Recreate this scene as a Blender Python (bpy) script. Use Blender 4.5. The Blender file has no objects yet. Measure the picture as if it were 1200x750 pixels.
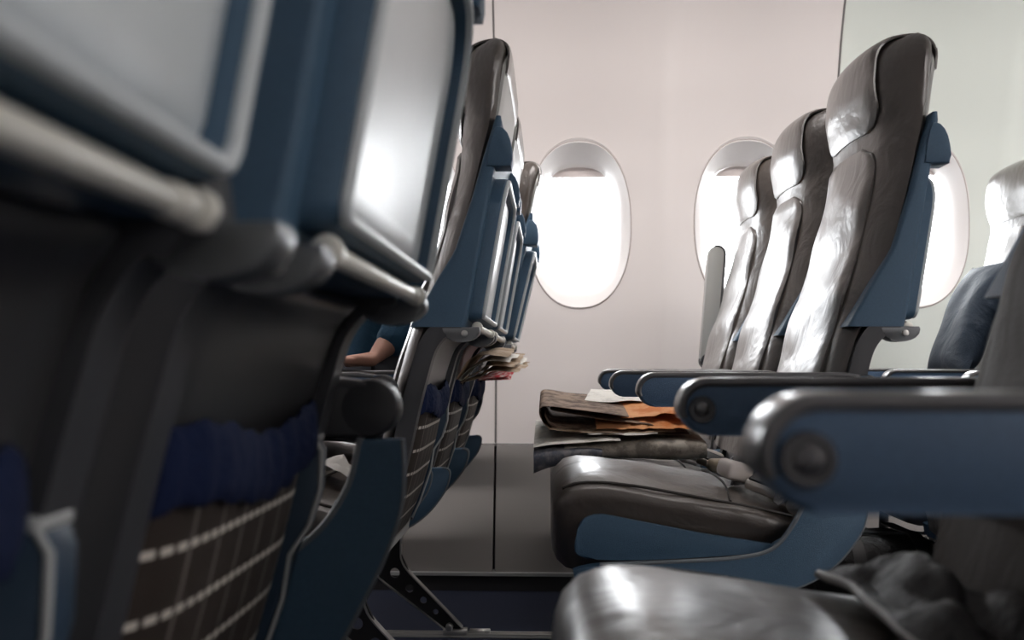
import bpy, bmesh, math, random
from mathutils import Vector, Matrix, noise

R = math.radians
random.seed(7)
scene = bpy.context.scene
col = scene.collection
EYE = 0.72

# ------------------------------------------------------------------ materials
def mat(name, color, rough=0.5, metal=0.0, spec=0.5, coat=0.0, bump=0.0, bscale=60.0, var=0.0, vscale=8.0,
        wrinkle=0.0, wscale=7.0, coatrough=0.15, sheen=0.0):
    m = bpy.data.materials.new(name); m.use_nodes = True
    nt = m.node_tree; b = nt.nodes['Principled BSDF']
    b.inputs['Base Color'].default_value = (*color, 1)
    b.inputs['Roughness'].default_value = rough
    b.inputs['Metallic'].default_value = metal
    b.inputs['Specular IOR Level'].default_value = spec
    b.inputs['Coat Weight'].default_value = coat
    b.inputs['Coat Roughness'].default_value = coatrough
    b.inputs['Sheen Weight'].default_value = sheen
    tc = nt.nodes.new('ShaderNodeTexCoord')
    if var > 0:
        n = nt.nodes.new('ShaderNodeTexNoise'); n.inputs['Scale'].default_value = vscale
        n.inputs['Detail'].default_value = 4
        r = nt.nodes.new('ShaderNodeValToRGB')
        r.color_ramp.elements[0].position = 0.3; r.color_ramp.elements[1].position = 0.7
        r.color_ramp.elements[0].color = (*[c * (1 - var) for c in color], 1)
        r.color_ramp.elements[1].color = (*[min(1, c * (1 + var)) for c in color], 1)
        nt.links.new(tc.outputs['Object'], n.inputs['Vector'])
        nt.links.new(n.outputs['Fac'], r.inputs['Fac'])
        nt.links.new(r.outputs['Color'], b.inputs['Base Color'])
    last = None
    if wrinkle > 0:
        n = nt.nodes.new('ShaderNodeTexNoise'); n.inputs['Scale'].default_value = wscale
        n.inputs['Detail'].default_value = 3; n.inputs['Distortion'].default_value = 0.8
        bp = nt.nodes.new('ShaderNodeBump'); bp.inputs['Strength'].default_value = wrinkle
        bp.inputs['Distance'].default_value = 0.03
        nt.links.new(tc.outputs['Object'], n.inputs['Vector'])
        nt.links.new(n.outputs['Fac'], bp.inputs['Height'])
        last = bp
    if bump > 0:
        n = nt.nodes.new('ShaderNodeTexNoise'); n.inputs['Scale'].default_value = bscale
        n.inputs['Detail'].default_value = 3
        bp = nt.nodes.new('ShaderNodeBump'); bp.inputs['Strength'].default_value = bump
        bp.inputs['Distance'].default_value = 0.004
        nt.links.new(tc.outputs['Object'], n.inputs['Vector'])
        nt.links.new(n.outputs['Fac'], bp.inputs['Height'])
        if last: nt.links.new(last.outputs['Normal'], bp.inputs['Normal'])
        last = bp
    if last: nt.links.new(last.outputs['Normal'], b.inputs['Normal'])
    return m

M = {}
M['leather'] = mat('leather', (0.066, 0.053, 0.043), 0.36, spec=0.9, coat=0.6, coatrough=0.30, bump=0.12, bscale=260, wrinkle=0.35, wscale=10)
M['leather_cover'] = mat('leather_cover', (0.080, 0.068, 0.057), 0.33, spec=1.0, coat=0.9, coatrough=0.28, bump=0.1, bscale=260, wrinkle=0.38, wscale=9)
M['piping'] = mat('piping', (0.03, 0.026, 0.023), 0.5)
M['lip'] = mat('panel_lip_grey', (0.16, 0.18, 0.20), 0.4)
M['post'] = mat('post_navy', (0.030, 0.055, 0.090), 0.45)
M['shell'] = mat('blue_shell', (0.056, 0.116, 0.186), 0.48, spec=0.45, bump=0.35, bscale=900, var=0.06, vscale=300)
M['shell_dark'] = mat('slate_plastic', (0.055, 0.060, 0.070), 0.45, bump=0.2, bscale=800)
M['frame'] = mat('brown_grey_plastic', (0.048, 0.050, 0.056), 0.42, bump=0.15, bscale=700)
M['pale'] = mat('pale_plastic', (0.50, 0.51, 0.49), 0.30, spec=0.6, bump=0.08, bscale=500)
M['tray'] = mat('tray_grey', (0.66, 0.715, 0.74), 0.36, spec=0.8, coat=0.5, coatrough=0.3, bump=0.08, bscale=500, var=0.05, vscale=9)
M['rim'] = mat('tray_rim_grey', (0.58, 0.63, 0.65), 0.34, spec=0.7)
M['leather_shaded'] = mat('leather_shaded', (0.045, 0.036, 0.030), 0.62, spec=0.25, bump=0.15, bscale=260, wrinkle=0.2, wscale=9)  # leather copy with shade and lost reflection put into its colour and roughness
M['metal'] = mat('brushed_metal', (0.62, 0.62, 0.60), 0.30, metal=0.9, bump=0.1, bscale=200)
M['bar'] = mat('tray_bar', (0.80, 0.79, 0.72), 0.34, metal=0.25, spec=0.6)
M['bracket'] = mat('bracket_grey', (0.19, 0.20, 0.21), 0.38, metal=0.5)
M['pad'] = mat('arm_pad', (0.085, 0.085, 0.088), 0.28, spec=0.8, coat=0.4, bump=0.06, bscale=500)
M['arm'] = mat('arm_blue', (0.062, 0.118, 0.205), 0.45, spec=0.5, bump=0.35, bscale=900, var=0.06, vscale=300)
M['arm_dark'] = mat('arm_dark', (0.04, 0.042, 0.047), 0.40, bump=0.2, bscale=700)
M['button'] = mat('button_rubber', (0.03, 0.032, 0.038), 0.22, spec=0.9, coat=0.5)
M['lower'] = mat('lower_panel_dark', (0.034, 0.034, 0.036), 0.32, spec=0.8, bump=0.06, bscale=500)
M['band'] = mat('navy_band', (0.007, 0.014, 0.050), 0.9, spec=0.2, bump=0.8, bscale=120)
M['black'] = mat('black_plastic', (0.012, 0.012, 0.013), 0.5)
M['lightedge'] = mat('light_edging', (0.42, 0.44, 0.44), 0.35)
M['wall'] = mat('wall_panel', (0.80, 0.755, 0.735), 0.42, spec=0.35, bump=0.05, bscale=350)
M['wall_green'] = mat('wall_panel_cool', (0.69, 0.735, 0.685), 0.42, spec=0.35, bump=0.05, bscale=350)
M['surround'] = mat('window_surround', (0.88, 0.85, 0.835), 0.38, spec=0.4)
def shade_mat():
    m = mat('window_shade', (0.66, 0.60, 0.58), 0.5); nt = m.node_tree; b = nt.nodes['Principled BSDF']
    t = nt.nodes.new('ShaderNodeBsdfTranslucent'); t.inputs['Color'].default_value = (0.62, 0.55, 0.53, 1)
    mx = nt.nodes.new('ShaderNodeMixShader'); mx.inputs[0].default_value = 0.06
    nt.links.new(b.outputs[0], mx.inputs[1]); nt.links.new(t.outputs[0], mx.inputs[2])
    nt.links.new(mx.outputs[0], nt.nodes['Material Output'].inputs['Surface'])
    return m
M['shade'] = shade_mat()
M['ring'] = mat('window_joint', (0.42, 0.35, 0.33), 0.6)
M['seam'] = mat('panel_seam', (0.16, 0.15, 0.145), 0.6)
M['dado'] = mat('dado_panel', (0.25, 0.235, 0.225), 0.55, bump=0.3, bscale=600)
M['kick'] = mat('kick_black', (0.010, 0.010, 0.012), 0.6)
M['ceiling'] = mat('ceiling_panel', (0.72, 0.70, 0.69), 0.5)
M['carpet'] = mat('navy_carpet', (0.012, 0.020, 0.050), 0.95, bump=1.0, bscale=700, var=0.3, vscale=300)
M['cloth_navy'] = mat('pillow_navy', (0.014, 0.027, 0.046), 0.6, spec=0.35, bump=0.3, bscale=300, wrinkle=0.4, wscale=9)
M['jacket'] = mat('jacket_black', (0.010, 0.009, 0.009), 0.55, spec=0.3, bump=0.3, bscale=250, wrinkle=0.5, wscale=14)
M['jacket_edge'] = mat('jacket_edge', (0.10, 0.085, 0.072), 0.4)
M['skin'] = mat('skin', (0.56, 0.30, 0.22), 0.5, bump=0.15, bscale=300)
M['shirt'] = mat('teal_shirt', (0.010, 0.065, 0.125), 0.8, bump=0.4, bscale=300, wrinkle=0.4, wscale=16)
M['trousers'] = mat('dark_trousers', (0.02, 0.022, 0.03), 0.85)
M['hair'] = mat('brown_hair', (0.04, 0.022, 0.012), 0.6, bump=0.8, bscale=80)
M['eye'] = mat('eye_dark', (0.03, 0.02, 0.015), 0.2)
M['strap'] = mat('belt_webbing', (0.34, 0.34, 0.35), 0.6, bump=0.7, bscale=500)
M['buckle'] = mat('belt_buckle', (0.72, 0.68, 0.63), 0.28, metal=0.85)
M['beige'] = mat('belt_pad_beige', (0.50, 0.43, 0.32), 0.55, bump=0.2, bscale=200)
M['whiteplastic'] = mat('belt_white', (0.72, 0.66, 0.62), 0.35)
M['paper'] = mat('paper_white', (0.72, 0.70, 0.66), 0.7)

def paper_mat(name, c0, c1, scale, thr=0.5):
    """Printed paper: base colour with blocks of ink."""
    m = bpy.data.materials.new(name); m.use_nodes = True
    nt = m.node_tree; b = nt.nodes['Principled BSDF']; b.inputs['Roughness'].default_value = 0.85; b.inputs['Specular IOR Level'].default_value = 0.2
    tc = nt.nodes.new('ShaderNodeTexCoord'); n = nt.nodes.new('ShaderNodeTexNoise')
    n.inputs['Scale'].default_value = scale; n.inputs['Detail'].default_value = 6; n.inputs['Roughness'].default_value = 0.7
    r = nt.nodes.new('ShaderNodeValToRGB')
    r.color_ramp.elements[0].position = thr - 0.06; r.color_ramp.elements[1].position = thr + 0.06
    r.color_ramp.elements[0].color = (*c0, 1); r.color_ramp.elements[1].color = (*c1, 1)
    nt.links.new(tc.outputs['Object'], n.inputs['Vector']); nt.links.new(n.outputs['Fac'], r.inputs['Fac'])
    nt.links.new(r.outputs['Color'], b.inputs['Base Color'])
    return m
M['news_grey'] = paper_mat('newsprint_grey', (0.36, 0.32, 0.27), (0.64, 0.59, 0.51), 30, 0.5)
M['news_brown'] = paper_mat('newsprint_brown', (0.11, 0.070, 0.048), (0.30, 0.21, 0.15), 14, 0.5)
M['news_orange'] = paper_mat('newsprint_orange', (0.62, 0.20, 0.055), (0.75, 0.36, 0.16), 9, 0.46)
M['news_white'] = paper_mat('newsprint_white', (0.60, 0.58, 0.53), (0.80, 0.78, 0.72), 34, 0.42)
M['news_blue'] = paper_mat('newsprint_blue_grey', (0.12, 0.13, 0.16), (0.28, 0.27, 0.28), 18, 0.5)
M['kraft'] = paper_mat('kraft_paper', (0.36, 0.26, 0.17), (0.52, 0.41, 0.30), 14, 0.5)
M['red_print'] = paper_mat('red_print_paper', (0.55, 0.05, 0.06), (0.78, 0.62, 0.58), 60, 0.52)

def glass_mat():
    m = bpy.data.materials.new('window_glass'); m.use_nodes = True
    nt = m.node_tree; nt.nodes.remove(nt.nodes['Principled BSDF'])
    out = nt.nodes['Material Output']
    t = nt.nodes.new('ShaderNodeBsdfTransparent'); g = nt.nodes.new('ShaderNodeBsdfGlossy')
    g.inputs['Roughness'].default_value = 0.03
    mx = nt.nodes.new('ShaderNodeMixShader'); f = nt.nodes.new('ShaderNodeFresnel'); f.inputs['IOR'].default_value = 1.3
    nt.links.new(f.outputs['Fac'], mx.inputs['Fac']); nt.links.new(t.outputs[0], mx.inputs[1]); nt.links.new(g.outputs[0], mx.inputs[2])
    nt.links.new(mx.outputs[0], out.inputs['Surface'])
    return m
M['glass'] = glass_mat()

def net_mat():
    m = bpy.data.materials.new('pocket_net'); m.use_nodes = True
    nt = m.node_tree; b = nt.nodes['Principled BSDF']; b.inputs['Roughness'].default_value = 0.7
    uv = nt.nodes.new('ShaderNodeUVMap'); sp = nt.nodes.new('ShaderNodeSeparateXYZ')
    nt.links.new(uv.outputs['UV'], sp.inputs[0])
    def math_(op, a, bv=None):
        n = nt.nodes.new('ShaderNodeMath'); n.operation = op
        if isinstance(a, (int, float)): n.inputs[0].default_value = a
        else: nt.links.new(a, n.inputs[0])
        if bv is not None:
            if isinstance(bv, (int, float)): n.inputs[1].default_value = bv
            else: nt.links.new(bv, n.inputs[1])
        return n.outputs[0]
    fv = math_('FRACT', math_('MULTIPLY', sp.outputs['Y'], 6.0))
    row = math_('LESS_THAN', fv, 0.13)
    dots = math_('GREATER_THAN', math_('FRACT', math_('MULTIPLY', sp.outputs['X'], 22.0)), 0.28)
    h = math_('MULTIPLY', row, dots)
    fu = math_('FRACT', math_('MULTIPLY', sp.outputs['X'], 7.0))
    v = math_('MULTIPLY', math_('LESS_THAN', fu, 0.08), 0.22)
    fac = math_('MAXIMUM', h, v)
    mx = nt.nodes.new('ShaderNodeMix'); mx.data_type = 'RGBA'
    mx.inputs['A'].default_value = (0.030, 0.021, 0.016, 1); mx.inputs['B'].default_value = (0.62, 0.58, 0.52, 1)
    nt.links.new(fac, mx.inputs['Factor']); nt.links.new(mx.outputs['Result'], b.inputs['Base Color'])
    bp = nt.nodes.new('ShaderNodeBump'); bp.inputs['Strength'].default_value = 0.6; bp.inputs['Distance'].default_value = 0.004
    nt.links.new(fac, bp.inputs['Height']); nt.links.new(bp.outputs['Normal'], b.inputs['Normal'])
    return m
M['net'] = net_mat()

# ------------------------------------------------------------------ mesh helpers
def finish(bm, name, m, angle=38):
    bmesh.ops.remove_doubles(bm, verts=bm.verts, dist=1e-6)
    bmesh.ops.recalc_face_normals(bm, faces=bm.faces)
    me = bpy.data.meshes.new(name); bm.to_mesh(me); bm.free()
    me.materials.append(m)
    me.polygons.foreach_set('use_smooth', [True] * len(me.polygons))
    me.set_sharp_from_angle(angle=R(angle)); me.update()
    return me

def link(name, me, parent=None, loc=None):
    o = bpy.data.objects.new(name, me); col.objects.link(o)
    if parent is not None: o.parent = parent
    if loc is not None: o.location = loc
    return o

def tag(o, label=None, cat=None, group=None, kind=None):
    if label: o['label'] = label
    if cat: o['category'] = cat
    if group: o['group'] = group
    if kind: o['kind'] = kind
    return o

def empty(name, loc, label, cat, group=None):
    o = bpy.data.objects.new(name, None); col.objects.link(o); o.location = loc
    o.empty_display_size = 0.05
    return tag(o, label, cat, group)

def add_loft(bm, rings, cap=True, closed=True):
    vr = [[bm.verts.new(p) for p in r] for r in rings]
    n = len(vr[0])
    for a, b in zip(vr, vr[1:]):
        for i in range(n if closed else n - 1):
            j = (i + 1) % n
            bm.faces.new((a[i], a[j], b[j], b[i]))
    if cap and closed:
        bm.faces.new(vr[0]); bm.faces.new(vr[-1])
    return vr

def add_box(bm, x0, x1, y0, y1, z0, z1, bev=0.0, seg=2):
    r = bmesh.ops.create_cube(bm, size=1.0)
    vs = r['verts']
    for v in vs:
        v.co = Vector(((x0 + x1) / 2 + v.co.x * (x1 - x0), (y0 + y1) / 2 + v.co.y * (y1 - y0), (z0 + z1) / 2 + v.co.z * (z1 - z0)))
    if bev > 0:
        es = list({e for v in vs for e in v.link_edges})
        bmesh.ops.bevel(bm, geom=es, offset=bev, segments=seg, profile=0.5, affect='EDGES')

def add_prism(bm, pts, y0, y1, bev=0.0, seg=2):
    """Outline in (x, z) extruded from y0 to y1."""
    a = [bm.verts.new((x, y0, z)) for x, z in pts]; b = [bm.verts.new((x, y1, z)) for x, z in pts]
    n = len(pts)
    f0 = bm.faces.new(a); f1 = bm.faces.new(list(reversed(b)))
    for i in range(n):
        j = (i + 1) % n
        bm.faces.new((a[i], b[i], b[j], a[j]))
    if bev > 0:
        es = list(set(f0.edges) | set(f1.edges))
        bmesh.ops.bevel(bm, geom=es, offset=bev, segments=seg, profile=0.5, affect='EDGES')

def add_tube(bm, pts, r, n=10, cap=True):
    pts = [Vector(p) for p in pts]
    rs = r if isinstance(r, (list, tuple)) else [r] * len(pts)
    rings = []; up = None
    for i, p in enumerate(pts):
        d = (pts[min(i + 1, len(pts) - 1)] - pts[max(i - 1, 0)]).normalized()
        if up is None:
            up = Vector((0, 0, 1)) if abs(d.z) < 0.9 else Vector((1, 0, 0))
        s = d.cross(up).normalized(); up = s.cross(d).normalized()
        rings.append([p + rs[i] * (math.cos(t) * s + math.sin(t) * up) for t in [2 * math.pi * k / n for k in range(n)]])
    add_loft(bm, rings, cap)

def add_cyl(bm, c, axis, r, h, n=24, bev=0.0):
    c = Vector(c); ax = Vector(axis).normalized()
    if bev > 0:
        prof = [(r - bev, -h / 2), (r - bev * .3, -h / 2 + bev * .3), (r, -h / 2 + bev), (r, h / 2 - bev), (r - bev * .3, h / 2 - bev * .3), (r - bev, h / 2)]
    else:
        prof = [(r, -h / 2), (r, h / 2)]
    s = ax.orthogonal().normalized(); u = ax.cross(s)
    rings = [[c + ax * t + q * (math.cos(a) * s + math.sin(a) * u) for a in [2 * math.pi * k / n for k in range(n)]] for q, t in prof]
    add_loft(bm, rings)

def catmull(pts, n=6, closed=False):
    out = []; L = len(pts)
    rng = range(L) if closed else range(L - 1)
    for i in rng:
        if closed: p0, p1, p2, p3 = pts[(i - 1) % L], pts[i], pts[(i + 1) % L], pts[(i + 2) % L]
        else: p0, p1, p2, p3 = pts[max(i - 1, 0)], pts[i], pts[i + 1], pts[min(i + 2, L - 1)]
        for k in range(n):
            t = k / n
            out.append(tuple(0.5 * ((2 * b) + (-a + c) * t + (2 * a - 5 * b + 4 * c - d) * t * t + (-a + 3 * b - 3 * c + d) * t ** 3)
                             for a, b, c, d in zip(p0, p1, p2, p3)))
    if not closed: out.append(tuple(pts[-1]))
    return out

def interp(tab, z):
    if z <= tab[0][0]: return tab[0][1:]
    for a, b in zip(tab, tab[1:]):
        if z <= b[0]:
            t = (z - a[0]) / (b[0] - a[0])
            return tuple(p + (q - p) * t for p, q in zip(a[1:], b[1:]))
    return tab[-1][1:]

def sweep_rect(bm, path, y0, y1, th, bev=0.0):
    """Path in (x, z); solid strip between the path and the path pushed th to the front, from y0 to y1."""
    n = len(path); front = []
    for i, (x, z) in enumerate(path):
        a = path[max(i - 1, 0)]; b = path[min(i + 1, n - 1)]
        d = Vector((b[0] - a[0], b[1] - a[1])).normalized()
        nrm = Vector((d.y, -d.x))
        if nrm.x > 0: nrm = -nrm
        front.append((x + nrm.x * th, z + nrm.y * th))
    add_prism(bm, list(path) + front[::-1], y0, y1, bev)

def rring(n_corner, hx, hy, r):
    """Rounded rectangle ring around the origin, counter-clockwise."""
    r = min(r, hx * 0.98, hy * 0.98); out = []
    for cx, cy, a0 in ((hx - r, hy - r, 0), (-hx + r, hy - r, 90), (-hx + r, -hy + r, 180), (hx - r, -hy + r, 270)):
        for k in range(n_corner + 1):
            a = R(a0 + 90 * k / n_corner)
            out.append((cx + r * math.cos(a), cy + r * math.sin(a)))
    return out

# ------------------------------------------------------------------ seat geometry (x: towards the rear, y: along the row, z: up)
BACK = [  # z, front x, rear x, half width at the rear, half width of the front face
    (0.520, 0.420, 0.438, 0.205, 0.200), (0.600, 0.440, 0.456, 0.210, 0.203), (0.680, 0.460, 0.480, 0.213, 0.200), (0.760, 0.480, 0.506, 0.215, 0.188),
    (0.830, 0.502, 0.535, 0.215, 0.174), (0.910, 0.530, 0.570, 0.215, 0.164), (1.000, 0.553, 0.596, 0.215, 0.160), (1.060, 0.565, 0.611, 0.215, 0.157),
    (1.120, 0.572, 0.626, 0.215, 0.153), (1.160, 0.568, 0.632, 0.214, 0.151), (1.200, 0.563, 0.637, 0.213, 0.150), (1.240, 0.566, 0.643, 0.209, 0.147),
    (1.262, 0.573, 0.645, 0.202, 0.142), (1.276, 0.583, 0.642, 0.192, 0.136), (1.284, 0.596, 0.634, 0.178, 0.128)]
BULGE = 0.014

def front_x(z, y):
    xf, xr, hw, hf = interp(BACK, z)
    return xf - BULGE * max(0, 1 - (y / hf) ** 2)

def b_backrest():
    bm = bmesh.new(); rings = []
    zs = [0.52 + 0.02 * k for k in range(37)] + [1.248, 1.256, 1.262, 1.27, 1.276, 1.281, 1.284]
    for z in sorted(set(round(q, 4) for q in zs)):
        xf, xr, hw, hf = interp(BACK, z); cx = (xf + xr) / 2; hx = (xr - xf) / 2
        ring = []
        base = rring(5, hx, hw, 0.024)
        # subdivide the long sides so that the front can bulge
        full = []
        for (a, b) in zip(base, base[1:] + base[:1]):
            full.append(a)
            if abs(a[1] - b[1]) > 0.08:
                for k in range(1, 14): full.append((a[0] + (b[0] - a[0]) * k / 14, a[1] + (b[1] - a[1]) * k / 14))
        for (px, py) in full:
            w = 1 if px < 0 else 0
            t = max(0, 1 - (py / hw) ** 2)
            dx = -BULGE * t * w * min(1, -px / hx if hx else 0)
            nz = noise.noise(Vector((py * 9, z * 7, 2.3))) * 0.003 * w * t
            k = (px + hx) / (2 * hx)                       # 0 front, 1 rear
            sy = (hf + (hw - hf) * min(1, k * 1.25) ** 0.8) / hw
            ring.append((cx + px + dx + nz, py * sy, z))
        rings.append(ring)
    add_loft(bm, rings)
    return finish(bm, 'backrest', M['leather'], 50)

def patch(bm, rows, th):
    """rows of points (x, y, z); gives the sheet a thickness th towards the front / up."""
    nr, nc = len(rows), len(rows[0])
    P = [[Vector(p) for p in r] for r in rows]
    N = []
    for i in range(nr):
        row = []
        for j in range(nc):
            a = P[min(i + 1, nr - 1)][j] - P[max(i - 1, 0)][j]; b = P[i][min(j + 1, nc - 1)] - P[i][max(j - 1, 0)]
            row.append(a.cross(b).normalized())
        N.append(row)
    lo = [[bm.verts.new(P[i][j]) for j in range(nc)] for i in range(nr)]
    hi = []
    for i in range(nr):
        row = []
        for j in range(nc):
            e = min(i, nr - 1 - i, j, nc - 1 - j)
            f = (0.55, 0.92, 1.0)[min(e, 2)]
            row.append(bm.verts.new(P[i][j] + N[i][j] * th * f))
        hi.append(row)
    for i in range(nr - 1):
        for j in range(nc - 1):
            bm.faces.new((hi[i][j], hi[i][j + 1], hi[i + 1][j + 1], hi[i + 1][j]))
            bm.faces.new((lo[i][j], lo[i + 1][j], lo[i + 1][j + 1], lo[i][j + 1]))
    for i in range(nr - 1):
        bm.faces.new((lo[i][0], hi[i][0], hi[i + 1][0], lo[i + 1][0])); bm.faces.new((lo[i][-1], lo[i + 1][-1], hi[i + 1][-1], hi[i][-1]))
    for j in range(nc - 1):
        bm.faces.new((lo[0][j], lo[0][j + 1], hi[0][j + 1], hi[0][j])); bm.faces.new((lo[-1][j], hi[-1][j], hi[-1][j + 1], lo[-1][j + 1]))

def b_headcover():
    bm = bmesh.new()
    path = catmull([(0.644, 1.215, 0.196), (0.648, 1.245, 0.192), (0.646, 1.272, 0.180), (0.632, 1.286, 0.166), (0.606, 1.288, 0.150), (0.584, 1.279, 0.142), (0.571, 1.262, 0.143),
                    (0.565, 1.235, 0.146), (0.562, 1.20, 0.148), (0.567, 1.165, 0.149), (0.5715, 1.128, 0.150)], 4)
    rows = []
    for i, (x, z, hw) in enumerate(path):
        if z < 1.175 and x < 0.6:
            t = min(1, (1.175 - z) / (1.175 - 1.128)); hw -= 0.045 * (1 - math.sqrt(max(0, 1 - t * t)))
        row = []
        for k in range(23):
            y = hw * (2 * k / 22 - 1)
            t = max(0, 1 - (y / 0.151) ** 2)
            bx = BULGE * t if x < 0.6 else BULGE * t * max(0, (0.63 - x) / 0.03)
            crown = -0.010 * (abs(y) / 0.2) ** 4 if z > 1.255 else 0
            row.append((x - bx, y, z + crown + 0.002 * t))
        rows.append(row[::-1])
    patch(bm, rows, 0.0065)
    return finish(bm, 'headrest_cover', M['leather_cover'], 50)

def b_backpad():
    bm = bmesh.new(); rows = []
    nz_ = 34
    for i in range(nz_):
        z = 0.60 + (1.103 - 0.60) * i / (nz_ - 1)
        hw = min(interp(BACK, z)[3], 0.176) - 0.014
        if z > 1.05:
            t = (z - 1.05) / (1.103 - 1.05); hw = hw - 0.055 * (1 - math.sqrt(max(0, 1 - t * t)))
        row = []
        for k in range(25):
            y = hw * (2 * k / 24 - 1)
            w = noise.noise(Vector((y * 6, z * 14, 9.1))) * 0.0045 + 0.003 * math.sin(z * 40 + y * 8) * (1 if z < 0.85 else 0.3)
            row.append((front_x(z, y) - w + 0.002, y, z))
        rows.append(row)
    patch(bm, rows, 0.011)
    return finish(bm, 'back_pad', M['leather_cover'], 50)

def b_shell():
    bm = bmesh.new()
    tab = [(0.782, 0.486, 0.578), (0.815, 0.505, 0.586), (0.860, 0.530, 0.594), (0.908, 0.560, 0.602), (1.000, 0.590, 0.618), (1.060, 0.606, 0.629), (1.125, 0.626, 0.640), (1.136, 0.630, 0.638)]
    rings = []
    for k in range(28):
        z = 0.782 + (1.136 - 0.782) * k / 27
        xf, xr = interp(tab, z); hw = 0.2235
        rings.append([((xf + xr) / 2 + p[0], p[1], z) for p in rring(4, (xr - xf) / 2, hw, 0.007)])
    add_loft(bm, rings)
    return finish(bm, 'back_shell', M['shell'], 40)

def b_rearpanel():
    bm = bmesh.new(); pts = []
    rings = []
    zs = [1.05, 1.056, 1.1, 1.15, 1.2, 1.225]
    rows = []
    path = [(0.606, 1.05), (0.620, 1.10), (0.628, 1.15), (0.634, 1.19), (0.638, 1.215), (0.641, 1.24), (0.642, 1.258)]
    path = catmull(path, 3)
    for x, z in path:
        hw = 0.197
        if z > 1.215:
            t = min(1, (z - 1.215) / 0.047); hw = 0.197 - 0.06 * (1 - math.sqrt(max(0, 1 - t * t)))
        rows.append([(x, hw * (2 * k / 18 - 1), z) for k in range(19)])
    patch(bm, [r[::-1] for r in rows], 0.010)
    return finish(bm, 'rear_panel', M['pale'], 45)

def b_sidecap(s):
    bm = bmesh.new()
    pts = [(0.614, 1.050), (0.620, 1.085), (0.625, 1.110), (0.629, 1.117), (0.635, 1.118), (0.642, 1.115), (0.649, 1.107), (0.654, 1.095), (0.657, 1.080), (0.657, 1.062), (0.655, 1.050)]
    add_prism(bm, pts, s * 0.2 - 0.0265, s * 0.2 + 0.0265, 0.004)
    return finish(bm, 'side_cap', M['shell'])

TR = [(0.800, 0.617), (1.040, 0.659)]     # rear face of the tray: z, x
def trx(z): return 0.605 + (z - 0.80) * (0.042 / 0.24)
def tray_ring(hw, hz, r_low, r_top, dx):
    """Rounded outline of the tray: tight lower corners, wide upper ones."""
    out = []
    for cy, cz, r, a0 in ((hw - r_top, hz - r_top, r_top, 0), (-hw + r_top, hz - r_top, r_top, 90), (-hw + r_low, -hz + r_low, r_low, 180), (hw - r_low, -hz + r_low, r_low, 270)):
        for k in range(11):
            t = R(a0 + 9 * k); z = 0.92 + cz + r * math.sin(t)
            out.append((trx(z) + dx, cy + r * math.cos(t), z))
    return out
THW, THZ = 0.198, 0.125
def b_tray():
    bm = bmesh.new()
    rings = [tray_ring(THW - s, THZ - s, max(0.004, 0.016 - s), 0.07 - s, dx) for s, dx in
             ((0.004, -0.036), (0, -0.032), (0, -0.004), (0.003, 0), (0.009, 0), (0.011, -0.003), (0.012, -0.014))]
    add_loft(bm, rings)
    return finish(bm, 'tray_table', M['shell'])

def b_trayface():
    bm = bmesh.new()
    add_loft(bm, [tray_ring(THW - 0.0125 - s, THZ - 0.0125 - s, max(0.004, 0.012 - s * .2), 0.058 - s, dx) for s, dx in
                  ((0, -0.0136), (0, -0.0115), (0.003, -0.0095), (0.018, -0.0085), (0.022, -0.0093))])
    return finish(bm, 'tray_face', M['tray'], 30)

def b_trayrim():
    bm = bmesh.new()
    ring = tray_ring(THW - 0.006, THZ - 0.006, 0.011, 0.064, 0.001)
    add_tube(bm, ring + ring[:1], 0.0046, 8, cap=False)
    return finish(bm, 'tray_rim', M['rim'], 60)

def b_hingebar():
    bm = bmesh.new(); x, z = 0.594, 0.783
    add_cyl(bm, (x, 0, z), (0, 1, 0), 0.0065, 0.352, 18, 0.001)
    for s in (-1, 1):
        add_cyl(bm, (x, s * 0.165, z), (0, 1, 0), 0.008, 0.020, 18, 0.002)
        add_cyl(bm, (x + 0.002, s * 0.183, z), (0, 1, 0), 0.0095, 0.010, 18, 0.003)
    return finish(bm, 'hinge_bar', M['bar'])

def b_bracket(s):
    bm = bmesh.new()
    pts = catmull([(0.540, 0.782), (0.548, 0.764), (0.566, 0.757), (0.588, 0.760), (0.602, 0.770), (0.602, 0.782)], 4)
    add_prism(bm, pts, s * 0.2075 - 0.0155, s * 0.2075 + 0.0155, 0.003)
    return finish(bm, 'hinge_bracket', M['bracket'])
def b_bolt(s):
    bm = bmesh.new(); add_cyl(bm, (0.578, s * 0.2245, 0.771), (0, 1, 0), 0.0055, 0.006, 12, 0.001)
    return finish(bm, 'bolt', M['metal'])

LOW = [(0.40, 0.427), (0.47, 0.452), (0.58, 0.482), (0.686, 0.508), (0.755, 0.533), (0.781, 0.556)]
def low_x(z): return interp(LOW, z)[0]
def b_lower():
    bm = bmesh.new()
    path = catmull([(0.420, 0.385), (0.427, 0.40), (0.452, 0.47), (0.482, 0.58), (0.508, 0.686), (0.530, 0.752), (0.556, 0.779)], 5)
    rows = []
    for x, z in path:
        hw = 0.187
        if z > 0.74: hw = 0.187 - 0.02 * ((z - 0.74) / 0.04) ** 2
        row = []
        for k in range(17):
            y = hw * (1 - 2 * k / 16)
            row.append((x - 0.014 - 0.008 * (1 - (y / hw) ** 2), y, z))
        rows.append(row)
    patch(bm, rows, 0.012)
    return finish(bm, 'lower_panel', M['lower'], 50)

def b_frame(s):
    bm = bmesh.new()
    path = catmull([(0.578, 0.776), (0.552, 0.770), (0.530, 0.745), (0.516, 0.700), (0.502, 0.645), (0.483, 0.560), (0.458, 0.470), (0.434, 0.398)], 5)
    sweep_rect(bm, path, s * 0.205 - 0.0175, s * 0.205 + 0.0175, 0.030, 0.006)
    return finish(bm, 'back_frame', M['frame'], 45)

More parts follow.
